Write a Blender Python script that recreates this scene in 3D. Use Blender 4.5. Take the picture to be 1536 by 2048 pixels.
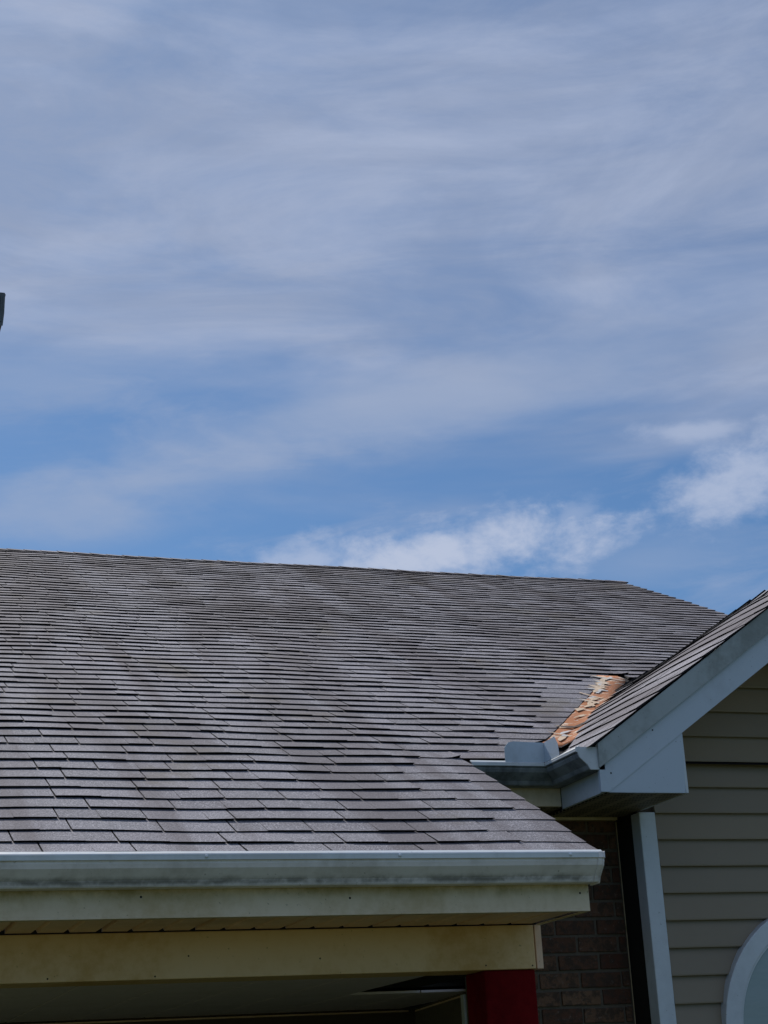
import bpy, math, random
from mathutils import Vector, Matrix, noise
random.seed(7)
for o in list(bpy.data.objects): bpy.data.objects.remove(o)
sc = bpy.context.scene
R = math.radians
H = 1.6                                   # camera height; all z below are measured from the lens

# ------------------------------------------------------------------ camera
F_PX = 3353.2
YAW, PITCH, ROLL = 0.344352, 0.338089, -0.0546603
fw = Vector((math.sin(YAW)*math.cos(PITCH), math.cos(YAW)*math.cos(PITCH), math.sin(PITCH)))
rt0 = Vector((math.cos(YAW), -math.sin(YAW), 0)); up0 = rt0.cross(fw)
rt = rt0*math.cos(ROLL) + up0*math.sin(ROLL); up = up0*math.cos(ROLL) - rt0*math.sin(ROLL)
cam = bpy.data.cameras.new('camera'); camo = bpy.data.objects.new('camera', cam)
sc.collection.objects.link(camo); sc.camera = camo
cam.sensor_fit = 'VERTICAL'; cam.sensor_height = 36; cam.lens = F_PX/2048*36
cam.clip_start = .05; cam.clip_end = 2000
m = Matrix((rt, up, -fw)).transposed().to_4x4(); m.translation = (0, 0, H); camo.matrix_world = m
def pix_dir(x, y): return (fw + rt*((x-768)/F_PX) + up*((1024-y)/F_PX)).normalized()
def to_pix(p):                            # p without the camera height
    z = p.dot(fw); return (768+F_PX*p.dot(rt)/z, 1024-F_PX*p.dot(up)/z)

# ------------------------------------------------------------------ sun, sky, exposure
SUN_EL, SUN_LEFT = R(50), R(10)
world = bpy.data.worlds.new('World'); sc.world = world; world.use_nodes = True
SKY_STRENGTH = .10
sunl = bpy.data.lights.new('sun', 'SUN'); suno = bpy.data.objects.new('sun', sunl); sc.collection.objects.link(suno)
sunl.energy = 4.2; sunl.angle = R(.6); sunl.color = (1, .955, .89)
sd = Vector((-math.sin(SUN_LEFT)*math.cos(SUN_EL), math.cos(SUN_LEFT)*math.cos(SUN_EL), math.sin(SUN_EL)))
suno.rotation_euler = sd.to_track_quat('Z', 'Y').to_euler(); suno.location = sd*60
vs = sc.view_settings; vs.view_transform = 'Standard'; vs.look = 'None'; vs.gamma = 1; vs.exposure = 0.0
try: vs.use_curve_mapping = False
except Exception: pass

class NT:                                 # small helper to wire node trees
    def __init__(s, tree): s.t = tree; s.n = tree.nodes; s.l = tree.links
    def node(s, ty, **kw):
        n = s.n.new(ty)
        for k, v in kw.items(): setattr(n, k, v)
        return n
    def put(s, sock, v):
        if isinstance(v, bpy.types.NodeSocket): s.l.new(v, sock)
        else: sock.default_value = v
    def math(s, op, a, b=0.0, c=None, clamp=False):
        n = s.node('ShaderNodeMath', operation=op, use_clamp=clamp); s.put(n.inputs[0], a); s.put(n.inputs[1], b)
        if c is not None: s.put(n.inputs[2], c)
        return n.outputs[0]
    def dot(s, a, v):
        n = s.node('ShaderNodeVectorMath', operation='DOT_PRODUCT'); s.put(n.inputs[0], a); s.put(n.inputs[1], v); return n.outputs['Value']
    def comb(s, x, y, z):
        n = s.node('ShaderNodeCombineXYZ'); s.put(n.inputs[0], x); s.put(n.inputs[1], y); s.put(n.inputs[2], z); return n.outputs[0]
    def ramp(s, f, a, b, lo=0.0, hi=1.0, smooth=True):
        n = s.node('ShaderNodeMapRange', interpolation_type='SMOOTHSTEP' if smooth else 'LINEAR')
        s.put(n.inputs[0], f); n.inputs[1].default_value = a; n.inputs[2].default_value = b; n.inputs[3].default_value = lo; n.inputs[4].default_value = hi
        return n.outputs[0]
    def noise(s, vec, scale, detail=4, rough=.55, dist=0.0):
        n = s.node('ShaderNodeTexNoise'); s.put(n.inputs['Vector'], vec); n.inputs['Scale'].default_value = scale
        n.inputs['Detail'].default_value = detail; n.inputs['Roughness'].default_value = rough; n.inputs['Distortion'].default_value = dist
        return n.outputs[0]
    def mix(s, f, a, b, blend='MIX'):
        n = s.node('ShaderNodeMix', data_type='RGBA', blend_type=blend); s.put(n.inputs[0], f); s.put(n.inputs[6], a); s.put(n.inputs[7], b); return n.outputs[2]
    def vmap(s, vec, scale=(1, 1, 1), rot=(0, 0, 0), loc=(0, 0, 0)):
        n = s.node('ShaderNodeMapping'); s.put(n.inputs[0], vec); n.inputs[1].default_value = loc; n.inputs[2].default_value = rot; n.inputs[3].default_value = scale
        return n.outputs[0]

def build_sky():
    w = NT(world.node_tree); w.n.clear()
    out = w.node('ShaderNodeOutputWorld'); bg = w.node('ShaderNodeBackground'); w.l.new(bg.outputs[0], out.inputs[0])
    bg.inputs[1].default_value = SKY_STRENGTH
    sky = w.node('ShaderNodeTexSky', sky_type='NISHITA'); sky.sun_disc = False
    sky.sun_elevation = SUN_EL; sky.sun_rotation = -SUN_LEFT; sky.altitude = 200; sky.air_density = 1.0; sky.dust_density = .6; sky.ozone_density = 2.2
    D = w.node('ShaderNodeTexCoord').outputs['Generated']
    A = w.dot(D, tuple(rt0)); B = w.dot(D, (0, 0, 1)); Fz = w.dot(D, (math.sin(YAW), math.cos(YAW), 0))
    P = w.comb(A, Fz, B)
    # thin high veil, streaky, thinning towards the horizon
    st = w.vmap(P, scale=(2.2, 2.2, 7.5), rot=(0, R(14), 0), loc=(.37, 0, .9))
    n1 = w.noise(st, 1.35, 5, .52, .35)
    n2 = w.noise(w.vmap(P, scale=(2.2, 2.2, 10), rot=(0, R(17), 0), loc=(3.1, 2, 1)), 2.9, 8, .62, .55)
    wob = w.math('MULTIPLY_ADD', w.math('SUBTRACT', n1, .5), .34, B)
    veil = w.ramp(wob, .338, .442)
    tex = w.math('MULTIPLY_ADD', n1, .42, w.math('MULTIPLY', n2, .55))
    veil = w.math('MULTIPLY', veil, w.ramp(tex, .30, .64, .40, 1.0))
    low = w.math('MULTIPLY', w.ramp(n2, .46, .74), .42)
    veil = w.math('MAXIMUM', veil, low)
    col = w.mix(1.0, sky.outputs[0], SKY_TINT, 'MULTIPLY')
    n3 = w.noise(w.vmap(P, scale=(2.0, 2.0, 6.5), rot=(0, R(24), 0), loc=(.2, 4, 2)), 2.4, 7, .6, .7)
    vcol = w.mix(w.ramp(n3, .36, .66), (2.95, 3.62, 5.2, 1), (3.75, 4.42, 6.05, 1))
    col = w.mix(veil, col, vcol)
    soft = w.noise(w.vmap(P, scale=(4, 4, 11), rot=(0, R(14), 0), loc=(1, 1, 4)), 2.2, 6, .58, .3)
    for (px, py, rx, ry, tilt, amt) in BANDS:
        c = pix_dir(px, py); rr = Vector((c.y, -c.x, 0)).normalized(); uu = rr.cross(c); ct, s_ = math.cos(tilt), math.sin(tilt)
        a = w.dot(D, tuple((rr*ct + uu*s_)/(rx/F_PX))); b = w.dot(D, tuple((uu*ct - rr*s_)/(ry/F_PX))); f = w.dot(D, tuple(c))
        d = w.math('SQRT', w.math('ADD', w.math('MULTIPLY', a, a), w.math('MULTIPLY', b, b)))
        d = w.math('ADD', d, w.math('MULTIPLY', w.math('SUBTRACT', soft, .5), 2.2))
        k = w.math('MULTIPLY', w.ramp(d, .0, 1.6, amt, 0.0), w.ramp(f, .3, .6))
        col = w.mix(k, col, VEIL_COL if amt < .8 else CLOUD_COL)
    # a few low fair-weather clouds above the roof
    fine = w.noise(w.vmap(P, scale=(9, 9, 16), rot=(0, R(12), 0)), 2.3, 7, .62, .2)
    fine2 = w.noise(w.vmap(P, scale=(9, 9, 14), loc=(5, 1, 2)), 6.0, 6, .6)
    tot = None
    for (px, py, rx, ry, tilt, amt) in CLOUDS:
        c = pix_dir(px, py); rr = Vector((c.y, -c.x, 0)).normalized(); uu = rr.cross(c)
        ct, s_ = math.cos(tilt), math.sin(tilt)
        a = w.dot(D, tuple((rr*ct + uu*s_)/(rx/F_PX))); b = w.dot(D, tuple((uu*ct - rr*s_)/(ry/F_PX))); f = w.dot(D, tuple(c))
        d2 = w.math('ADD', w.math('MULTIPLY', a, a), w.math('MULTIPLY', b, b))
        d = w.math('SQRT', d2)
        d = w.math('ADD', d, w.math('MULTIPLY', w.math('SUBTRACT', fine, .5), 2.2))
        d = w.math('ADD', d, w.math('MULTIPLY', w.math('SUBTRACT', fine2, .5), .8))
        k = w.math('MULTIPLY', w.ramp(d, .15, 1.25, amt, 0.0), w.ramp(f, .3, .6))
        tot = k if tot is None else w.math('MAXIMUM', tot, k)
    col = w.mix(tot, col, CLOUD_COL)
    w.l.new(col, bg.inputs[0])
SKY_TINT = (.44, .62, .78, 1)
VEIL_COL = (3.35, 4.1, 5.75, 1)
CLOUD_COL = (5.0, 5.6, 7.1, 1)
BANDS = [(330, 960, 420, 60, R(9), .62), (60, 1030, 340, 60, R(3), .5), (700, 830, 520, 70, R(6), .5), (1290, 1130, 200, 60, 0, .35), (1000, 760, 700, 90, R(10), .4), (120, 760, 300, 60, R(2), .4)]
CLOUDS = [(860, 1108, 400, 74, R(3), .92), (1140, 1040, 70, 32, R(25), .35), (1470, 955, 170, 75, R(34), .72), (1370, 862, 160, 24, R(-5), .45), (620, 1120, 200, 46, R(2), .62)]
build_sky()

# ------------------------------------------------------------------ materials
def mat(name, base, rough=.6, spec=.4):
    mt = bpy.data.materials.new(name); mt.use_nodes = True; t = NT(mt.node_tree)
    b = t.n['Principled BSDF']; b.inputs['Roughness'].default_value = rough; b.inputs['Specular IOR Level'].default_value = spec
    b.inputs['Base Color'].default_value = (*base, 1)
    return mt, t, b
def coords(t): return t.node('ShaderNodeTexCoord').outputs['Object']
def bump(t, b, h, strength, dist):
    n = t.node('ShaderNodeBump'); n.inputs['Strength'].default_value = strength; n.inputs['Distance'].default_value = dist
    t.put(n.inputs['Height'], h); t.l.new(n.outputs[0], b.inputs['Normal'])

def m_shingle():
    mt, t, b = mat('asphalt_shingle', (.13, .13, .14), .86, .22); P = coords(t)
    at = t.node('ShaderNodeAttribute', attribute_name='tone'); tone = at.outputs['Fac']
    c = t.mix(t.ramp(tone, 0, 1, smooth=False), (.146, .138, .164, 1), (.305, .292, .335, 1))
    at2 = t.node('ShaderNodeAttribute', attribute_name='hue'); c = t.mix(t.math('MULTIPLY', at2.outputs['Fac'], .55), c, (.215, .215, .245, 1))
    # mineral granules
    g = t.noise(P, 150, 3, .75); g2 = t.noise(t.vmap(P, loc=(7, 3, 1)), 190, 3, .7)
    c = t.mix(t.ramp(g, .52, .60, 0, .75), c, (.60, .585, .62, 1))
    c = t.mix(t.ramp(g2, .42, .56, .6, 0), c, (.06, .06, .066, 1))
    # downslope shading bands painted in together with dark algae; brown lichen patches
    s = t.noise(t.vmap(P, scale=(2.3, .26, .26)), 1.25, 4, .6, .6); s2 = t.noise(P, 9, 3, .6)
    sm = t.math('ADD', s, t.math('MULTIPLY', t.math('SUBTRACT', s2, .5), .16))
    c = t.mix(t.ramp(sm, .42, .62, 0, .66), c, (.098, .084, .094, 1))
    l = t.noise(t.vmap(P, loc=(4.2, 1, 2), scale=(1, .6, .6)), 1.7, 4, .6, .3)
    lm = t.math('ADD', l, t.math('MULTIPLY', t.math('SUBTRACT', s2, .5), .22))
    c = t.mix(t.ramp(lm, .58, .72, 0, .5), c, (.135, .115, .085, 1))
    c = t.mix(t.math('LESS_THAN', tone, -.5), c, (.012, .012, .014, 1))   # cut asphalt edge
    t.put(b.inputs['Base Color'], c)
    bump(t, b, t.math('ADD', g, t.math('MULTIPLY', g2, .5)), .8, .004)
    return mt
def m_painted(name, base, dirt, dirt_amt=.5, rough=.45, streak=True, zband=None, scale=3.0, spec=.4):
    mt, t, b = mat(name, base, rough, spec); P = coords(t)
    n = t.noise(t.vmap(P, scale=(1, 1, .35 if streak else 1)), scale, 5, .6, .2); f = t.noise(P, 26, 4, .65)
    k = t.math('ADD', n, t.math('MULTIPLY', t.math('SUBTRACT', f, .5), .35))
    c = t.mix(t.ramp(k, .40, .72, 0, dirt_amt), (*base, 1), (*dirt, 1))
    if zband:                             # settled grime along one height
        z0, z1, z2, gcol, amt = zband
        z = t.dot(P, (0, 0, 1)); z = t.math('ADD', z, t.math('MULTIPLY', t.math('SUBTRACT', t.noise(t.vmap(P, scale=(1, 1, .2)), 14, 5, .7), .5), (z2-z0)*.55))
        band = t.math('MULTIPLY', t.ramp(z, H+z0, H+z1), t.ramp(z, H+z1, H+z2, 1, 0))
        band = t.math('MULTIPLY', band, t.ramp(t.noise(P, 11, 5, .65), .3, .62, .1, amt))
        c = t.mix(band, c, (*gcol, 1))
    sp = t.noise(P, 75, 2, .5); c = t.mix(t.ramp(sp, .70, .78, 0, .55), c, (*[x*.35 for x in dirt], 1))
    t.put(b.inputs['Base Color'], c)
    t.put(b.inputs['Roughness'], t.ramp(k, .35, .7, rough-.08, rough+.2))
    bump(t, b, t.noise(P, 6, 3, .5), .25, .01)
    return mt
def m_brick():
    mt, t, b = mat('brick_clay', (.2, .09, .06), .9, .25); P = coords(t)
    tone = t.node('ShaderNodeAttribute', attribute_name='tone').outputs['Fac']
    c = t.mix(tone, (.105, .044, .028, 1), (.22, .125, .074, 1)); n = t.noise(P, 22, 6, .7); n2 = t.noise(P, 60, 4, .7)
    c = t.mix(t.ramp(n, .44, .58, 0, .85), c, (.070, .048, .035, 1)); c = t.mix(t.ramp(n2, .58, .72, 0, .6), c, (.24, .19, .15, 1))
    t.put(b.inputs['Base Color'], c); bump(t, b, t.math('ADD', n, n2), .9, .006); return mt
def m_mortar():
    mt, t, b = mat('mortar', (.2, .18, .15), .95, .2); P = coords(t); n = t.noise(P, 40, 5, .7)
    t.put(b.inputs['Base Color'], t.mix(n, (.10, .080, .060, 1), (.20, .165, .125, 1))); bump(t, b, n, .8, .006); return mt
def m_siding():
    mt, t, b = mat('vinyl_siding', (.2, .19, .17), .55, .35); P = coords(t)
    n = t.noise(t.vmap(P, scale=(.6, .6, 1)), 3, 5, .6); g = t.noise(t.vmap(P, scale=(1, 1, 14)), 20, 4, .6)
    c = t.mix(n, (.265, .210, .145, 1), (.325, .265, .190, 1)); tone = t.node('ShaderNodeAttribute', attribute_name='tone').outputs['Fac']
    c = t.mix(t.math('MULTIPLY', tone, .3), c, (.20, .178, .15, 1)); t.put(b.inputs['Base Color'], c); bump(t, b, g, .18, .003); return mt
def m_perf():
    mt, t, b = mat('perforated_soffit', (.3, .26, .2), .6, .3); P = coords(t)
    v = t.node('ShaderNodeTexVoronoi'); v.inputs['Randomness'].default_value = 0; v.inputs['Scale'].default_value = 1
    t.put(v.inputs['Vector'], t.vmap(P, scale=(64, 26, 0)))
    hole = t.ramp(v.outputs['Distance'], .30, .38, 1, 0)
    strip = t.ramp(t.math('FRACT', t.math('MULTIPLY', t.dot(P, (1, 0, 0)), 9.5)), .26, .30)
    n = t.noise(P, 8, 4, .6)
    c = t.mix(n, (.27, .225, .16, 1), (.36, .31, .24, 1)); c = t.mix(t.math('MULTIPLY', hole, strip), c, (.015, .013, .01, 1))
    t.put(b.inputs['Base Color'], c); return mt
def m_lining():
    mt, t, b = mat('valley_lining', (.5, .24, .12), .9, .12); P = coords(t)
    n = t.noise(t.vmap(P, scale=(.8, 1.5, 1.5), rot=(0, 0, R(-38))), 10, 5, .62, .5); f = t.noise(t.vmap(P, rot=(0, 0, R(-35)), scale=(1, 3, 1)), 16, 4, .6, .8)
    k = t.math('ADD', n, t.math('MULTIPLY', t.math('SUBTRACT', f, .5), .55))
    c = t.mix(t.noise(P, 4, 4, .6), (.31, .115, .050, 1), (.45, .190, .088, 1))
    c = t.mix(t.ramp(k, .575, .60, 0, .85), c, (.66, .55, .43, 1)); c = t.mix(t.ramp(f, .62, .66, 0, .85), c, (.58, .58, .57, 1))
    t.put(b.inputs['Base Color'], c); bump(t, b, k, .5, .01); return mt
def m_lawn():
    mt, t, b = mat('lawn_grass', (.06, .09, .03), .95, .2); P = coords(t)
    n = t.noise(P, .6, 6, .65); n2 = t.noise(P, 30, 4, .7)
    c = t.mix(n, (.045, .075, .022, 1), (.105, .11, .045, 1)); c = t.mix(t.ramp(n2, .4, .7, 0, .5), c, (.15, .13, .07, 1)); t.put(b.inputs['Base Color'], c); bump(t, b, n2, 1, .03); return mt
def m_glass():
    mt, t, b = mat('window_glass', (.22, .30, .32), .09, .7); P = coords(t)
    n = t.noise(t.vmap(P, rot=(0, R(40), 0), scale=(1, 1, 5)), 4, 5, .6, .6)
    t.put(b.inputs['Base Color'], t.mix(n, (.20, .26, .28, 1), (.36, .43, .45, 1))); t.put(b.inputs['Roughness'], t.ramp(n, .3, .7, .06, .22)); bump(t, b, n, .05, .01); return mt
M = dict(
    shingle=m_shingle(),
    deck=mat('roof_felt', (.02, .02, .022), .95, .1)[0],
    gutter=m_painted('gutter_aluminium', (.88, .83, .85), (.57, .52, .50), .7, .38, zband=(.690, .706, .728, (.15, .145, .13), .85), scale=4),
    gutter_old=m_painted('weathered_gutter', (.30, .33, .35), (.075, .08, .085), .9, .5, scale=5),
    rim=m_painted('gutter_rim', (.66, .70, .72), (.40, .42, .42), .5, .35),
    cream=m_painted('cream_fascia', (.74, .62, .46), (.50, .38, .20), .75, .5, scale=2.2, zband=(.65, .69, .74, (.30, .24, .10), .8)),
    beam=m_painted('beam_wrap', (.80, .56, .29), (.58, .335, .11), .9, .5, scale=1.5, streak=False),
    soffit=m_painted('soffit_vinyl', (.86, .60, .43), (.64, .42, .26), .7, .55, scale=2.5),
    ceiling=m_painted('porch_ceiling', (.74, .64, .68), (.55, .48, .50), .5, .6, scale=2),
    rake=m_painted('rake_board_white', (.50, .56, .63), (.37, .41, .46), .6, .4, scale=1.6),
    drip=m_painted('drip_board_grimy', (.38, .42, .43), (.20, .22, .21), .8, .5, scale=3.5),
    white=m_painted('white_trim', (.66, .70, .74), (.46, .49, .52), .55, .42, scale=2),
    guard=m_painted('splash_guard_sheet', (.50, .58, .66), (.33, .38, .42), .5, .35, scale=6),
    red=m_painted('red_paint', (.16, .003, .005), (.08, .003, .005), .8, .75, scale=2, spec=.08),
    brick=m_brick(), mortar=m_mortar(), siding=m_siding(), perf=m_perf(), lining=m_lining(), lawn=m_lawn(), glass=m_glass(),
    dark=mat('dark_gap_and_shade', (.03, .028, .026), .9, .1)[0],
    wallback=mat('entry_wall', (.10, .075, .055), .85, .2)[0],
    dgrey=m_painted('dark_grey_metal', (.13, .145, .165), (.07, .08, .09), .6, .4, scale=20),
    scrap=m_painted('torn_underlay', (.66, .52, .38), (.50, .34, .22), .6, .85, scale=20, spec=.1), scrap_grey=m_painted('torn_felt', (.58, .58, .57), (.38, .38, .38), .6, .85, scale=20, spec=.1),
    tar=mat('sealant', (.02, .02, .022), .6, .3)[0],
)

# ------------------------------------------------------------------ mesh helpers
COL = sc.collection
def obj(name, verts, faces, mt, parent=None, smooth=False, attrs=None, lift=True):
    me = bpy.data.meshes.new(name)
    me.from_pydata([(x, y, z+H) for x, y, z in verts] if lift else verts, [], faces)
    me.materials.append(M[mt] if isinstance(mt, str) else mt)
    if attrs:
        for an, vals in attrs.items():
            a = me.attributes.new(an, 'FLOAT', 'FACE'); a.data.foreach_set('value', vals)
    if smooth:
        for p in me.polygons: p.use_smooth = True
    me.update()
    o = bpy.data.objects.new(name, me); COL.objects.link(o)
    if parent: adopt(o, parent)
    return o
def base_of(o):
    while o.parent: o = o.parent
    return o
def adopt(o, parent):
    o.parent = parent
    if parent.parent is None: o.matrix_parent_inverse = Matrix.Translation(-Vector(parent.location))
def thing(name, label, cat, loc):
    o = bpy.data.objects.new(name, None); COL.objects.link(o); o.location = loc; o['label'] = label; o['category'] = cat; o.empty_display_size = .3
    return o
def boxv(x0, x1, y0, y1, z0, z1):
    v = [(x0, y0, z0), (x1, y0, z0), (x1, y1, z0), (x0, y1, z0), (x0, y0, z1), (x1, y0, z1), (x1, y1, z1), (x0, y1, z1)]
    f = [(0, 3, 2, 1), (4, 5, 6, 7), (0, 1, 5, 4), (1, 2, 6, 5), (2, 3, 7, 6), (3, 0, 4, 7)]
    return v, f
def join(parts):
    V, F = [], []
    for v, f in parts:
        n = len(V); V += v; F += [tuple(i+n for i in q) for q in f]
    return V, F
def prism(poly, fn0, fn1):                # polygon (a,b) -> extruded between two maps
    n = len(poly); v = [fn0(*p) for p in poly] + [fn1(*p) for p in poly]
    f = [tuple(range(n)), tuple(range(2*n-1, n-1, -1))] + [(i, (i+1) % n, n+(i+1) % n, n+i) for i in range(n)]
    return v, f
def bevel(o, w=.003, seg=2):
    b = o.modifiers.new('bevel', 'BEVEL'); b.width = w; b.segments = seg; b.limit_method = 'ANGLE'; b.angle_limit = R(40); return o
def box(name, x0, x1, y0, y1, z0, z1, mt, parent, bv=.003):
    o = obj(name, *boxv(x0, x1, y0, y1, z0, z1), mt, parent)
    if bv: bevel(o, bv)
    return o
def xz(name, poly, y0, y1, mt, parent, bv=0):
    o = obj(name, *prism(poly, lambda a, b: (a, y0, b), lambda a, b: (a, y1, b)), mt, parent)
    if bv: bevel(o, bv)
    return o
def nz(x, y, z=0.0): return noise.noise(Vector((x, y, z)))

# ------------------------------------------------------------------ roof geometry
PHI = .4241808; D0, H0 = 5.61556, .866309; E_ = .143
CP, SP, TP = math.cos(PHI), math.sin(PHI), math.tan(PHI)
U_PORCH, U_END, U_LEFT = 2.723, 7.40, -1.3
S_RIDGE = 64.45*E_
SAG = [(-1, -.010), (0, -.011), (1, -.011), (2, -.006), (5, .0), (8, .006), (12, .010), (15, .008), (20, .0015), (25, 0), (30, -.002), (36, -.006), (40, -.011), (45, -.019), (48, -.016), (52, -.009), (56, -.004), (62, .002), (66, .006)]
def sag(s):
    k = s/E_
    if k <= SAG[0][0]: return SAG[0][1]
    for (a, va), (b, vb) in zip(SAG, SAG[1:]):
        if k <= b: return va + (vb-va)*(k-a)/(b-a)
    return SAG[-1][1]
def roof(u, s, n=0.0):                    # point on the weathered main slope, n along its normal
    n += sag(s) + .0065*nz(u*.75+3, s*.8) + .0058*nz(u*1.8, s*.45, 5) + .0025*nz(u*3.1, s*2.6, 8)
    return Vector((u, D0 + s*CP - n*SP, H0 + s*SP + n*CP))
# front gable wing, its roof drops to the left (x) towards the valley
TW = .69; PSI = math.atan(TW); CW, SW = math.cos(PSI), math.sin(PSI)
WX0, WZ0, WXR = 3.150, 1.375, 4.46        # eave drip, ridge
WT = (WXR-WX0)/CW
Y_RAKE = 6.345
def wsag(y, t):
    k = min(1, max(0, (y-6.8)/1.35)); return -.085*k*k*(3-2*k)*(t/WT)**2
def wing(y, t, n=0.0):
    n += .005*nz(y*1.1, t*1.3, 9)
    return Vector((WX0 + t*CW - n*SW, y, WZ0 + t*SW + n*CW + wsag(y, t)))
def valley_y(x): return D0 + (WZ0 + TW*(x-WX0) - H0)/TP
def valley_x(y): return WX0 + (H0 + (y-D0)*TP - WZ0)/TW
def strip_x(y): return 3.43 + (y-7.324)*(4.596-3.43)/(8.953-7.324)   # where the main shingles are cut back

def shingle_mesh(surf, k, tabs, s0, s1, seed, curl=.0, T0=.0):
    """tabs: (u0b,u1b,u0t,u1t,thickness,tone,hue); bottom edge at s0, head at s1 under the next course"""
    V, F, TN, HU = [], [], [], []
    for ti, (a, b, c, d, T, tone, hue) in enumerate(tabs):
        ns = 2 if (b-a) < .22 else 3; base = len(V)
        for i in range(ns+1):
            f = i/ns; ub = a+(b-a)*f; ut = c+(d-c)*f
            js = .0055*nz(ub*1.7, k*3.1, seed) + .0022*nz(ub*19, k*5.3, 2)
            jn = .0034*(nz(ub*2.6, k*1.7, 3)+.2) + (curl*f*f if ti == len(tabs)-1 else 0)
            V.append(surf(ub, s0+js+.020, -.0015+T0)); V.append(surf(ub, s0+js, T+jn+T0)); V.append(surf(ut, s1, .0006+T0))
        for i in range(ns):
            p, q = base+3*i, base+3*(i+1)
            F.append((p+1, q+1, q+2, p+2)); F.append((p, q, q+1, p+1)); TN += [tone, -1]; HU += [hue, hue]
        p, q = base, base+3*ns
        F.append((p, p+1, p+2)); F.append((q, q+2, q+1)); TN += [-1]*2; HU += [hue]*2
    return V, F, TN, HU
def course(rng, k, lo_b, hi_b, lo_t, hi_t):
    """cut one course [lo,hi] into shingles, each made of a thick and a thin tab"""
    out = []; u = lo_b - rng.uniform(0, .3); slb = hi_b
    while u < hi_b-.004:
        w = rng.choice((.25, .30, .33, .33, .36, .41)) + rng.uniform(-.02, .02); v = u+w
        if hi_b - v < .06: v = hi_b
        a, b = max(u, lo_b), min(v, hi_b)
        if b-a > .015:
            cutl = a == lo_b; cutr = b == hi_b; g = .0028
            at = lo_t if cutl else a+g; bt = hi_t if cutr else b-g
            a2 = a if cutl else a+g; b2 = b if cutr else b-g
            th, tn = rng.uniform(.0108, .0124), rng.uniform(.0090, .0102)
            if k >= 100: th, tn = th*.7, tn*.7
            if cutr and hi_b < 4.6 and hi_b != U_PORCH+.012: th = tn = .0045
            tone = min(1, max(0, rng.gauss(.5, .30))); hue = rng.random()
            if b-a > .12 and rng.random() < .8:
                fr = rng.uniform(.3, .7); mb = a2+(b2-a2)*fr; mtt = at+(bt-at)*fr
                t2 = min(1, max(0, tone+rng.uniform(-.28, .28)))
                if rng.random() < .5: th, tn = tn, th
                out.append([(a2, mb, at, mtt, th, tone, hue), (mb, b2, mtt, bt, tn, t2, hue)])
            else: out.append([(a2, b2, at, bt, th if rng.random() < .5 else tn, tone, hue)])
        u = v
    return out
def pixel_area(V):
    ps = [to_pix(v) for v in V]; xs = [max(0, min(1536, p[0])) for p in ps]; ys = [max(0, min(2048, p[1])) for p in ps]
    return (max(xs)-min(xs))*(max(ys)-min(ys))

# ------------------------------------------------------------------ ground
lawn = obj('lawn', [(-400, -400, -H), (400, -400, -H), (400, 400, -H), (-400, 400, -H)], [(0, 1, 2, 3)], 'lawn'); lawn['kind'] = 'structure'

# ------------------------------------------------------------------ the house
house = thing('house', 'house with weathered dark grey shingle roof, pale gutters, taupe siding gable and red porch post', 'house', (3.0, 9.0, 0))

def grid_deck(u0, u1, s0, s1, n, nu=24, nsn=40, th=.02):
    V, F = [], []
    for j in range(nsn+1):
        for i in range(nu+1): V.append(tuple(roof(u0+(u1-u0)*i/nu, s0+(s1-s0)*j/nsn, n)))
    for j in range(nsn):
        for i in range(nu): a = j*(nu+1)+i; F.append((a, a+1, a+nu+2, a+nu+1))
    return V, F
back = [(U_LEFT, D0+S_RIDGE*CP, H0+S_RIDGE*SP), (U_END, D0+S_RIDGE*CP, H0+S_RIDGE*SP), (U_END, D0+2*S_RIDGE*CP, H0-.02), (U_LEFT, D0+2*S_RIDGE*CP, H0-.02)]
main_roof = obj('main_roof', *join([grid_deck(U_LEFT, U_PORCH-.012, -.11, 9.05*E_, -.010, 12, 12), grid_deck(U_LEFT, U_END-.01, 9.05*E_, S_RIDGE, -.010, 30, 44),
    (back, [(0, 1, 2, 3)])]), 'deck', house)

rng = random.Random(21); pieces = []      # (area, verts, faces, tone, hue, where)
for k in range(-1, 64):
    s0 = k*E_; s1 = min(s0+E_+.035, S_RIDGE); y0 = D0+s0*CP; y1 = D0+s1*CP
    if k < 0: s0 = -.135
    jit = lambda: rng.uniform(-.004, .004)
    spans = []
    if k < 9: spans.append((U_LEFT, U_PORCH+.012+rng.uniform(-.006, .006), U_LEFT, U_PORCH+.006))
    else:
        if y0 < 8.93:
            a, b = strip_x(y0)+jit(), strip_x(y1)+jit()*.3
            if k < 12: a = min(a, 3.12+.02*(k-9)); b = min(b, 3.22+.07*(k-9))
            if k == 9: spans += [(U_LEFT, U_PORCH+.004, U_LEFT, U_PORCH), (U_PORCH+.008, a, U_PORCH+.004, b)]
            else: spans.append((U_LEFT, a, U_LEFT, b))
            if y0 < 8.35: r0, r1 = 2*WXR-valley_x(y0), 2*WXR-valley_x(y1)
            else: r0, r1 = 4.70, 4.74
            spans.append((r0, U_END, r1, U_END))
        else: spans.append((U_LEFT, U_END+rng.uniform(-.008, .008), U_LEFT, U_END))
    for sp in spans:
        for tabs in course(rng, k, *sp):
            curl = 0; 
            if k == 9 and abs(tabs[-1][1]-U_PORCH) < .02: curl = .014
            if k == 26 and tabs[0][0] < 4.6 < tabs[-1][1]: curl = .010
            V, F, TN, HU = shingle_mesh(roof, k, tabs, s0, s1, 1, curl)
            pieces.append((pixel_area(V), V, F, TN, HU, 'main'))
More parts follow.
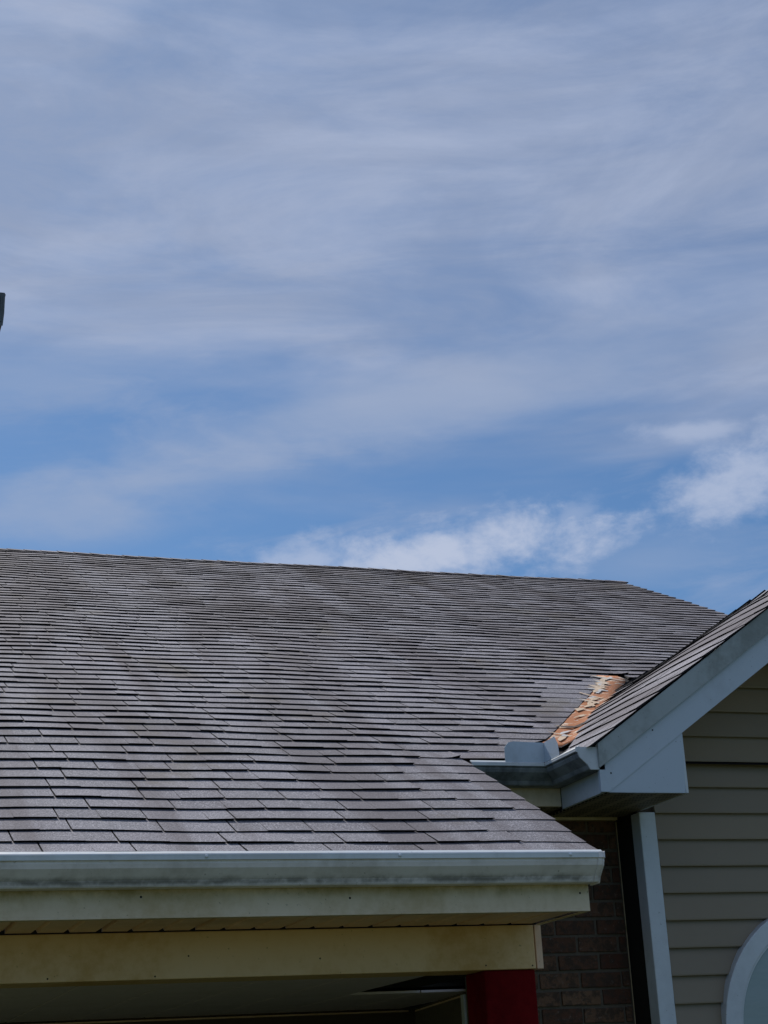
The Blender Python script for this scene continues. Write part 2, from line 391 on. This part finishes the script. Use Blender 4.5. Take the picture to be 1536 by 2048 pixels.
# wing slope facing left
gable_roof = obj('gable_roof', *join([
    ([tuple(wing(y, t, -.010)) for t in (0.0, WT*.5, WT) for y in [Y_RAKE+.02+i*(8.6-Y_RAKE-.02)/20 for i in range(21)]],
     [(j*21+i, j*21+i+1, (j+1)*21+i+1, (j+1)*21+i) for j in range(2) for i in range(20)]),
    ([tuple(Vector((2*WXR-wing(y, t, 0).x, y, wing(y, t, 0).z))) for t in (0.0, WT*.5, WT) for y in [Y_RAKE+.0+i*(8.6-Y_RAKE)/20 for i in range(21)]],
     [(j*21+i, j*21+i+1, (j+1)*21+i+1, (j+1)*21+i) for j in range(2) for i in range(20)])]), 'deck', house)
for k in range(0, 11):
    t0 = k*E_; t1 = min(t0+E_+.035, WT); x0 = WX0+t0*CW; x1 = WX0+t1*CW
    v0, v1 = valley_y(x0)-.10, valley_y(x1)-.10
    if k == 0: t0 = -.015
    # u runs from the rake back to the valley
    for tabs in course(rng, 100+k, Y_RAKE+rng.uniform(-.006, .006), v0+rng.uniform(-.03, .03), Y_RAKE, v1):
        V, F, TN, HU = shingle_mesh(wing, 100+k, tabs, t0, t1, 4)
        pieces.append((pixel_area(V)*.5+40, V, F, TN, HU, 'wing'))
pieces.sort(key=lambda q: -q[0])
N_PART = 300
for a, V, F, TN, HU, where in pieces[:N_PART]:
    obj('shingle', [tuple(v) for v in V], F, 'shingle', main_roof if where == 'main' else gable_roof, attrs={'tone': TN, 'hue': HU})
for where, par in (('main', main_roof), ('wing', gable_roof)):
    V, F, TN, HU = [], [], [], []
    for q in pieces[N_PART:]:
        if q[5] != where: continue
        n = len(V); V += [tuple(v) for v in q[1]]; F += [tuple(i+n for i in f) for f in q[2]]; TN += q[3]; HU += q[4]
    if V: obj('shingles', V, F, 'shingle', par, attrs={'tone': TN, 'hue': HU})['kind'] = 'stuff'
# ridge caps, each bent over the ridge and lapping the next
def cap(fn, a, b, T, rise, tone):
    V = []
    for q in (a, b):
        r = T if q == a else .002
        for w, dz in ((-.16, 0), (-.05, 0), (0, 0), (.05, 0), (.16, 0)):
            p = fn(q, w); V.append((p.x, p.y, p.z+r+rise)); 
    V += [(x, y, z-.006) for x, y, z in V[:5]]
    F = [(i, i+1, i+6, i+5) for i in range(4)] + [(10+i, 11+i, i+1, i) for i in range(4)]
    V += [(V[0][0], V[0][1]+.008, V[0][2]-.011), (V[5][0], V[5][1]+.008, V[5][2]-.009)]; F.append((0, 5, 16, 15))
    return V, F, [tone]*4 + [-1]*5
def ridge_pt(u, w):
    p = roof(u, S_RIDGE-abs(w), .004)
    if w > 0: p = Vector((p.x, 2*(D0+S_RIDGE*CP)-p.y, p.z))
    if abs(w) < .06: p.z -= .010 if abs(w) < .01 else .004
    return p
i = 0; u = U_END+.01
while u > U_LEFT:
    V, F, TN = cap(ridge_pt, u-E_, u+.03, .006 + .003*rng.random(), .009, min(1, max(0, rng.gauss(.75, .2))))
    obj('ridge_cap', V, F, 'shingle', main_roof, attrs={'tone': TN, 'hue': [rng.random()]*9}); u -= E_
def wridge_pt(y, w):
    p = wing(y, WT-abs(w)*.8, .004)
    if w > 0: p = Vector((2*WXR-p.x, p.y, p.z))
    return p
y = Y_RAKE-.01
while y < 8.45:
    V, F, TN = cap(wridge_pt, y, y+E_+.03, .010 + .004*rng.random(), .003, min(1, max(0, rng.gauss(.75, .2))))
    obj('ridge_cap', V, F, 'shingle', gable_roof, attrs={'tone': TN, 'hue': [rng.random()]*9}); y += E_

# bare valley lining where shingles are gone
def lining():
    V, F = [], []; N = 22
    for i in range(N+1):
        f = i/N; y = 7.02 + (8.95-7.02)*f
        xl = strip_x(y)-.03; xv = min(valley_x(y), 4.52) ; xm = (xl+xv)/2
        def on_main(x, n): p = roof(x, (y-D0)/CP, n); return (p.x, y, p.z)
        row = [on_main(xl+.004, -.008), on_main(xl+.05, .004+.003*nz(y*9, 1)), on_main(xv-.004, .007)]
        # turned up on to the wing side
        for dx, n in ((.05, .004+.003*nz(y*7, 4)), (.14, .003)):
            x = xv+dx; q = on_main(x, .006); p = wing(y, (x-WX0)/CW, n); row.append((x, y, max(q[2], p.z) if x < WXR else q[2]))
        V += row
    for i in range(N):
        for j in range(4): a = i*5+j; F.append((a, a+1, a+6, a+5))
    return V, F
lin = obj('valley_lining', *lining(), 'lining', main_roof, smooth=True)
sol = lin.modifiers.new('t', 'SOLIDIFY'); sol.thickness = .002; sol.offset = -1
sr = random.Random(3)                    # torn scraps of old shingle and underlay left on the strip
for i in range(46):
    f = sr.choice((sr.uniform(.05, .95), sr.uniform(.72, .97))); y = 7.10 + 1.80*f; xl = strip_x(y); xv = min(valley_x(y), 4.52)
    g = sr.choice((sr.uniform(.4, .9), sr.uniform(.75, 1.35), sr.uniform(.9, 1.3))); x = xl+(xv-xl)*g; a = sr.uniform(0, 6.28); rot = sr.choice((.95, .95, 2.3))+sr.uniform(-.35, .35); L, W = sr.uniform(.05, .12), sr.uniform(.010, .026); V = []
    for q in range(7):
        th = a+q*6.283/7; r = sr.uniform(.4, 1.15); dx, dy = math.cos(th)*L*r, math.sin(th)*W*r
        ca, sa = math.cos(rot), math.sin(rot); px_, py_ = x+dx*ca-dy*sa, y+dx*sa+dy*ca
        zm = roof(px_, (py_-D0)/CP, .0125+sr.uniform(0, .0025)).z; zw = wing(py_, (px_-WX0)/CW, .0085).z if px_ < WXR and py_ < 8.4 else -9
        V.append((px_, py_, max(zm, zw)))
    obj('torn_scrap', V + [(p[0], p[1], p[2]-.0012) for p in V], [tuple(range(7)), tuple(range(13, 6, -1))] + [(q, (q+1) % 7, 7+(q+1) % 7, 7+q) for q in range(7)], 'scrap' if sr.random() < .7 else 'scrap_grey', lin)
lin['label'] = 'bare orange valley strip with torn pale scraps'

# ------------------------------------------------------------------ gutters
K_OUT = [(0, .0), (0, -.098), (.062, -.098), (.066, -.094), (.074, -.078), (.094, -.058), (.108, -.044), (.114, -.030), (.114, -.022), (.122, -.020), (.122, 0), (.108, .001)]
def k_ring(th=.0025):
    out = K_OUT; n = len(out); inn = []
    for i, (a, b) in enumerate(out):
        p = out[max(0, i-1)]; q = out[min(n-1, i+1)]; dx, dz = q[0]-p[0], q[1]-p[1]; L = math.hypot(dx, dz) or 1
        inn.append((a - dz/L*th*(1), b + dx/L*th))
    return out + inn[::-1]
def gutter(name, fn, a0, a1, mt, parent, nseg=1, sagf=None, mitre=None):
    ring = k_ring(); n = len(ring); V = []
    for j in range(nseg+1):
        a = a0+(a1-a0)*j/nseg; dz = sagf(a) if sagf else 0
        V += [fn(mitre-o if mitre and j == nseg else a, o, z+dz) for o, z in ring]
    F = [tuple(range(n)), tuple(range(nseg*n+n-1, nseg*n-1, -1))]
    for j in range(nseg):
        F += [(j*n+i, j*n+(i+1) % n, (j+1)*n+(i+1) % n, (j+1)*n+i) for i in range(n)]
    return obj(name, V, F, mt, parent)
GY, GZ = 5.497, .790                      # back and rim of the porch gutter
pg = gutter('porch_gutter', lambda a, o, z: (a, GY-o, GZ+z), U_LEFT, 2.672, 'gutter', house, 30, lambda a: .0012*nz(a*2.2, 4))
def endcap(name, fn, parent, mt, th=.006):
    poly = K_OUT[:-1]; return bevel(obj(name, *prism(poly, lambda a, b: fn(a, b, 0), lambda a, b: fn(a, b, th)), mt, parent), .0015)
endcap('end_cap', lambda o, z, t: (2.672+t, GY-o*1.03, GZ+z*1.03), pg, 'gutter')
# seam band of the end cap on the gutter face
V, F = prism(K_OUT[2:11] + [(a+.003, b) for a, b in K_OUT[2:11]][::-1], lambda a, b: (2.655, GY-a-.001, GZ+b), lambda a, b: (2.6715, GY-a-.001, GZ+b)); obj('cap_flange', V, F, 'gutter', pg)
box('gutter_rim', U_LEFT, 2.6735, GY-.1245, GY-.1225, GZ-.0205, GZ-.0065, 'rim', pg, .0008)
def hem(fn, a0, a1, parent):             # sloping rolled hem, fn(a, out, z)
    prof = [(.1235, -.007), (.1235, -.0035), (.119, .0005), (.104, .0095), (.1025, .0060), (.117, -.005)]
    obj('rim_fold', *prism(prof, lambda o, z: fn(a0, o, z), lambda o, z: fn(a1, o, z)), 'rim', parent)
hem(lambda a, o, z: (a, GY-o-.0012, GZ+z), U_LEFT, 2.6735, pg)
def spike(x):
    V, F = [], []
    n = 10; rs = [(.0, .0062), (.002, .0058), (.0035, .003)]
    for d, r in rs: V += [(x+r*math.cos(i*2*math.pi/n), GY-.1247-d, GZ-.010+r*math.sin(i*2*math.pi/n)) for i in range(n)]
    for j in range(2): F += [(j*n+i, j*n+(i+1) % n, (j+1)*n+(i+1) % n, (j+1)*n+i) for i in range(n)]
    F.append(tuple(range(2*n, 3*n))); obj('gutter_spike', V, F, 'white', pg, True)
for px in (413, 800, 1141):
    d = pix_dir(px, 1711); spike(d.x*(GY-.1245)/d.y)
# upper gutter along the recessed main eave, then the short run of the wing
UY, UZ = 6.822, 1.374
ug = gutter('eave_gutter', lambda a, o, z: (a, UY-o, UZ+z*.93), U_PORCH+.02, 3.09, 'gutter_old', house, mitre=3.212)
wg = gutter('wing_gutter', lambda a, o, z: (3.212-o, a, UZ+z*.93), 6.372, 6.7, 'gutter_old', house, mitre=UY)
# mitred corner: the two runs meet behind a corner strip
box('gutter_rim', U_PORCH+.02, 3.088, UY-.1245, UY-.1225, UZ-.016, UZ-.0065, 'rim', ug, .0008)
hem(lambda a, o, z: (a, UY-o-.0012, UZ+z), U_PORCH+.02, 3.0875, ug)
box('gutter_rim', 3.212-.1245, 3.212-.1225, 6.374, UY-.126, UZ-.016, UZ-.0065, 'rim', wg, .0008)
hem(lambda a, o, z: (3.212-o-.0012, a, UZ+z), 6.374, UY-.1262, wg)
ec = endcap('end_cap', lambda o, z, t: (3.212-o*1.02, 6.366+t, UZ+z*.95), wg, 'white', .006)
# splash guard folded round the inside corner
def plate(name, pts, off, mt, parent):
    n = len(pts); V = pts + [(x+off[0], y+off[1], z+off[2]) for x, y, z in pts]
    F = [tuple(range(n)), tuple(range(2*n-1, n-1, -1))] + [(i, (i+1) % n, n+(i+1) % n, n+i) for i in range(n)]
    return obj(name, V, F, mt, parent)
gy = UY-.1165
sg = plate('splash_guard', [(2.905, gy, UZ+.003), (3.0945, gy, UZ+.003), (3.0945, gy, UZ+.090), (3.02, gy, UZ+.092), (2.95, gy, UZ+.094), (2.925, gy, UZ+.089), (2.905, gy, UZ+.066)], (0, .002, 0), 'guard', ug)
plate('splash_guard_wing', [(3.0945, gy, UZ+.003), (3.0945, 6.555, UZ+.003), (3.0945, 6.562, UZ+.055), (3.0945, 6.592, UZ+.094), (3.0945, gy, UZ+.090)], (.002, 0, 0), 'guard', ug)

# ------------------------------------------------------------------ porch eave, beam, post, ceiling
XR = 2.665
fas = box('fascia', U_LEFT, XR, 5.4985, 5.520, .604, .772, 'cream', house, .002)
box('fascia_lip', U_LEFT, XR-.001, 5.4965, 5.530, .600, .606, 'cream', fas, .001)
def nail(x, z, y, parent, r=.004):
    n = 8; V = [(x+r*math.cos(i*2*math.pi/n), y, z+r*math.sin(i*2*math.pi/n)) for i in range(n)] + [(x, y-.002, z)]
    obj('nail_head', V, [(i, (i+1) % n, n) for i in range(n)], 'dark', parent)
for px, py in ((282, 1794), (1160, 1786), (700, 1796)):
    d = pix_dir(px, py); nail(d.x*5.498/d.y, d.z*5.498/d.y, 5.4984, fas)
# soffit panels with V grooves, run from fascia to beam
soff = box('soffit_frame', U_LEFT, XR-.004, 5.525, 5.955, .640, .652, 'dark', house, 0)
x = U_LEFT
while x < XR-.02:
    w = .33; x1 = min(x+w, XR-.012); prof = []
    q = x
    while q < x1-.001:
        e = min(q+.11, x1)
        prof += [(q+.002, .6065), (max(q+.002, e-.020), .6065), (max(q+.002, e-.012), .617), (e-.004, .617)] if e-q > .06 else [(q+.002, .6065), (e-.003, .6065)]
        q = e
    poly = prof + [(prof[-1][0], .6225), (prof[0][0], .6225)]
    obj('soffit_panel', *prism(poly, lambda a, b: (a, 5.522, b), lambda a, b: (a, 5.950, b)), 'soffit', soff); x += w
box('soffit_edge_trim', XR-.012, XR+.004, 5.531, 5.952, .600, .6045, 'cream', soff, .001)
beam = obj('porch_beam', *boxv(U_LEFT, 2.637, 5.944, 6.15, .4415, .6015), 'beam', house); bevel(beam, .003)
for px, py in ((377, 1912), (640, 1917), (1065, 1931), (972, 1931), (95, 1958), (310, 1953)):
    d = pix_dir(px, py); nail(d.x*5.944/d.y, d.z*5.944/d.y, 5.9435, beam, .0032)
box('beam_end_trim', 2.649, 2.676, 5.962, 6.14, .4425, .603, 'soffit', beam, .002)
post = box('porch_post', 2.431, 2.636, 5.955, 6.148, -H, .4405, 'red', house, .006)
ceil = obj('porch_ceiling', *join([boxv(U_LEFT, 2.63, 6.152, 8.42, .470, .485), boxv(2.63, 3.02, 7.20, 8.42, .470, .485)]), 'dark', house)
x = 2.63-.33*12
while x < 2.9:
    w = .33; x1 = min(x+w, 3.02)-.005
    poly = [(x, .452), (x1-.004, .452), (x1, .462), (x, .462)]
    obj('ceiling_panel', *prism(poly, lambda a, b: (a, 6.153 if x < 2.3 else 7.19, b-.006), lambda a, b: (a, 8.40, b-.006)), 'ceiling', ceil); x += w
# entry recess behind the porch
rw = box('entry_wall', U_LEFT, 3.06, 8.392, 8.50, -H, .445, 'wallback', house, 0)
box('wall_cornice', U_LEFT, 2.99, 8.372, 8.390, .428, .436, 'soffit', rw, .002)
V, F = prism([(2.845, 7.20), (3.03, 8.39), (3.08, 8.39), (2.895, 7.20)], lambda a, b: (a, b, -H), lambda a, b: (a, b, .4445))
rs = obj('recess_wall', V, F, 'mortar', house)
V, F = prism([(2.842, 7.20), (3.026, 8.37), (3.0275, 8.37), (2.8435, 7.20)], lambda a, b: (a-.004, b, .426), lambda a, b: (a-.004, b, .434)); obj('wall_cornice', V, F, 'soffit', rs)
box('corner_trim', 2.822, 2.842, 7.175, 7.215, -H, .432, 'white', rs, .002)

# ------------------------------------------------------------------ brick wall under the main eave
BY = 7.045
bw = box('brick_wall', 2.83, 3.585, BY+.006, BY+.12, -H, 1.25, 'mortar', house, 0)
rb = random.Random(5); row = 0; z = -.10
while z < 1.20:
    x = 2.83 - (.1 if row % 2 else 0)
    while x < 3.58:
        a, b = max(x, 2.832), min(x+.193, 3.578)
        if b-a > .03:
            V, F = boxv(a+rb.uniform(0, .003), b-rb.uniform(0, .003), BY-rb.uniform(.0, .006), BY+.02, z+rb.uniform(0, .002), min(z+.064+rb.uniform(-.002, .002), 1.21))
            V = [(p[0]+rb.uniform(-.0015, .0015), p[1]+rb.uniform(-.0015, .0015), p[2]+rb.uniform(-.0015, .0015)) for p in V]
            bevel(obj('brick', V, F, 'brick', bw, attrs={'tone': [rb.random()]*6}), .003)
        x += .203
    z += .0765; row += 1
box('frieze_trim', 2.83, 3.57, BY-.050, BY-.012, 1.172, 1.1855, 'cream', bw, .002)
box('wall_channel', 3.5785, 3.5815, BY-.012, BY-.008, -H, 1.17, 'cream', bw, 0)

# ------------------------------------------------------------------ upper eave boards
f2 = box('eave_fascia', U_PORCH-.02, 3.212, 6.824, 6.842, 1.2025, 1.372, 'cream', house, .002)
f3 = box('wing_fascia', 3.2135, 3.232, 6.388, 6.822, 1.190, 1.372, 'white', house, .002)
es = box('eave_soffit', U_PORCH-.02, 3.232, 6.843, BY+.01, 1.204, 1.212, 'perf', house, 0)
ws = box('wing_soffit', 3.2335, 3.598, 6.388, 6.998, 1.187, 1.197, 'perf', house, 0)
box('porch_side_panel', XR-.02, XR-.008, 5.956, BY, .606, .80, 'dark', house, 0)

# ------------------------------------------------------------------ gable wing: wall, siding, rake
YW = 6.845; XL = 3.596
def mirror(x): return 2*WXR-x
wall = obj('gable_wall', *prism([(XL, -H), (mirror(XL), -H), (mirror(XL), 1.42), (WXR, 2.02), (XL, 1.42)], lambda a, b: (a, YW+.004, b), lambda a, b: (a, YW+.12, b)), 'wallback', house)
def rake_under(x): x = x if x <= WXR else mirror(x); return 1.445+.69*(x-3.6)
ROWS = [1.295 - .1195*i for i in range(-7, 25)]
rs2 = random.Random(9)
for zb in ROWS:
    zt = zb+.1195+.022
    if zb > 2.0 or zb < -H: continue
    def lim(zz): return max(XL+.078, 3.6+(zz-1.445)/.69-.02)
    xb, xt = lim(zb), lim(zt)
    if xb > WXR-.1: continue
    xt = min(xt, WXR-.02); lap = .021
    V = []
    for xx0, xx1, yy, zz in ((xb, mirror(xb), YW-.002-lap, zb), (xb, mirror(xb), YW-.0, zb), (xb, mirror(xb), YW-.002-lap-.001, zb+.006), (xt, mirror(xt), YW-.001, zt)):
        V += [(xx0, yy, zz), (xx1, yy, zz)]
    F = [(0, 4, 5, 1), (4, 6, 7, 5), (0, 2, 6, 4), (1, 5, 7, 3)]   # hollow vinyl, open underneath
    obj('siding_plank', V, F, 'siding', wall, attrs={'tone': [rs2.random()]*4})
side = box('wing_side_wall', XL-.001, XL+.05, YW+.01, BY+.02, -H, 1.19, 'dark', house, 0)  # near-black colour stands in for the deep shade on this wall
cp = box('corner_post', 3.583, 3.664, YW-.040, YW+.045, -H, 1.176, 'white', house, .004)
# rake boards
TOPZ = lambda x: WZ0 - .012 + TW*(x-WX0)
def rake_poly(dtop, dbot, xl):
    zl = TOPZ(xl)-dtop
    return [(xl, TOPZ(xl)-dtop), (WXR, TOPZ(WXR)-dtop), (mirror(xl), TOPZ(xl)-dtop), (mirror(xl), TOPZ(xl)-dbot), (WXR, TOPZ(WXR)-dbot), (xl, TOPZ(xl)-dbot)]
xl = 3.187; zb = 1.1855
def RB(x): return rake_under(x)
xs = 3.6+(zb-1.445)/.69
rake = xz('rake_board', [(xl, TOPZ(xl)), (WXR, TOPZ(WXR)), (mirror(xl), TOPZ(xl)), (mirror(xl), zb), (mirror(xs), zb), (WXR, RB(WXR)), (xs, zb), (xl, zb)], 6.366, 6.386, 'rake', house)
xz('drip_board', rake_poly(.0, .098, xl-.002), 6.352, 6.3655, 'drip', rake, .002)
for sgn in (0, 1):
    g = (lambda x: mirror(x)) if sgn else (lambda x: x)
    rp = xz('return_panel', [(g(xs), zb-.002), (g(3.588), zb-.002), (g(3.602), RB(3.602)+.006), (g(xs), zb+.003)], 6.3695, 6.3855, 'rake', rake)
for px, py in ((1305, 1460), (1222, 1546)):
    d = pix_dir(px, py); nail(d.x*6.3655/d.y, d.z*6.3655/d.y, 6.3655, rake, .004)
V = []
for x in (3.6, WXR, mirror(3.6)):
    for y in (6.387, YW-.018): V.append((x, y, RB(x)+.006))
obj('rake_soffit', V, [(0, 1, 3, 2), (2, 3, 5, 4)], 'soffit', house)
V, F = boxv(3.6, 3.612, 6.387, YW-.018, 1.187, 1.452); obj('box_return_side', V, F, 'white', house)
# arched window
win = bpy.data.objects.new('arched_window', None)
def arc(r, n=40): return [(WXR+r*math.cos(math.pi*i/n), .20+r*math.sin(math.pi*i/n)) for i in range(n+1)]
ro, ri = .566, .486
out = arc(ro) + [(WXR-ro, -.75), (WXR+ro, -.75)]
V, F = prism(out, lambda a, b: (a, YW-.038, b), lambda a, b: (a, YW-.004, b))
pane_o = obj('arched_window', *prism(arc(ri+.006)+[(WXR-ri-.006, -.75), (WXR+ri+.006, -.75)], lambda a, b: (a, YW-.040, b), lambda a, b: (a, YW-.030, b)), 'glass', house)
bpy.data.objects.remove(win)
def ring(r0, r1, y0, y1):
    a, b = arc(r0), arc(r1); a = [(WXR+r0, -.75)]+a+[(WXR-r0, -.75)]; b = [(WXR+r1, -.75)]+b+[(WXR-r1, -.75)]; n = len(a)
    V = [(x, y0, z) for x, z in a]+[(x, y0, z) for x, z in b]+[(x, y1, z) for x, z in a]+[(x, y1, z) for x, z in b]; F = []
    for i in range(n-1):
        F += [(i, i+1, n+i+1, n+i), (2*n+i, 3*n+i, 3*n+i+1, 2*n+i+1), (i, 2*n+i, 2*n+i+1, i+1), (n+i, n+i+1, 3*n+i+1, 3*n+i)]
    return V, F
bevel(obj('window_frame', *ring(ro, ri, YW-.058, YW-.003), 'white', pane_o), .004)
obj('window_bead', *ring(ri, ri-.010, YW-.050, YW-.0395), 'white', pane_o)
# walls that carry the rest of the house
box('house_wall', U_LEFT+.3, 7.1, 8.52, 8.62, -H, 1.9, 'wallback', house, 0)
box('end_wall', 6.9, 7.0, 7.06, 20.0, -H, 1.3, 'wallback', house, 0)

# ------------------------------------------------------------------ grey eave end poking in at the left edge
ey = 4.0
d1, d2 = pix_dir(10, 587), pix_dir(4, 650)
ex, ez = d1.x*ey/d1.y, d1.z*ey/d1.y; ex2 = d2.x*ey/d2.y; eh = ez-d2.z*ey/d2.y
en = thing('fixture', 'dark grey angular fixture end jutting into the sky at the left frame edge', 'fixture', (ex-.25, ey, 0))
prof = [(ex-.30, ez), (ex-.002, ez), (ex, ez-.004), (ex-.0015, ez-eh*.12), (ex-.0025, ez-eh*.62), (ex2, ez-eh), (ex-.30, ez-eh)]
hs = bevel(obj('housing', *prism(prof, lambda a, b: (a, ey, b), lambda a, b: (a, ey+.16, b)), 'dgrey', en), .002)
for dx in (.008, .02, .032, .044, .056):
    obj('fin', *boxv(ex-dx-.003, ex-dx, ey-.004, ey, ez-eh*.9, ez-.008), 'dgrey', hs)
V, F = [], []; n = 14
for zz, r in ((-H, .045), (ez-eh*.5, .035)): V += [(ex-.26+r*math.cos(i*2*math.pi/n), ey+.08+r*math.sin(i*2*math.pi/n), zz) for i in range(n)]
F = [(i, (i+1) % n, n+(i+1) % n, n+i) for i in range(n)] + [tuple(range(n, 2*n))]
obj('pole', V, F, 'dgrey', en, True)
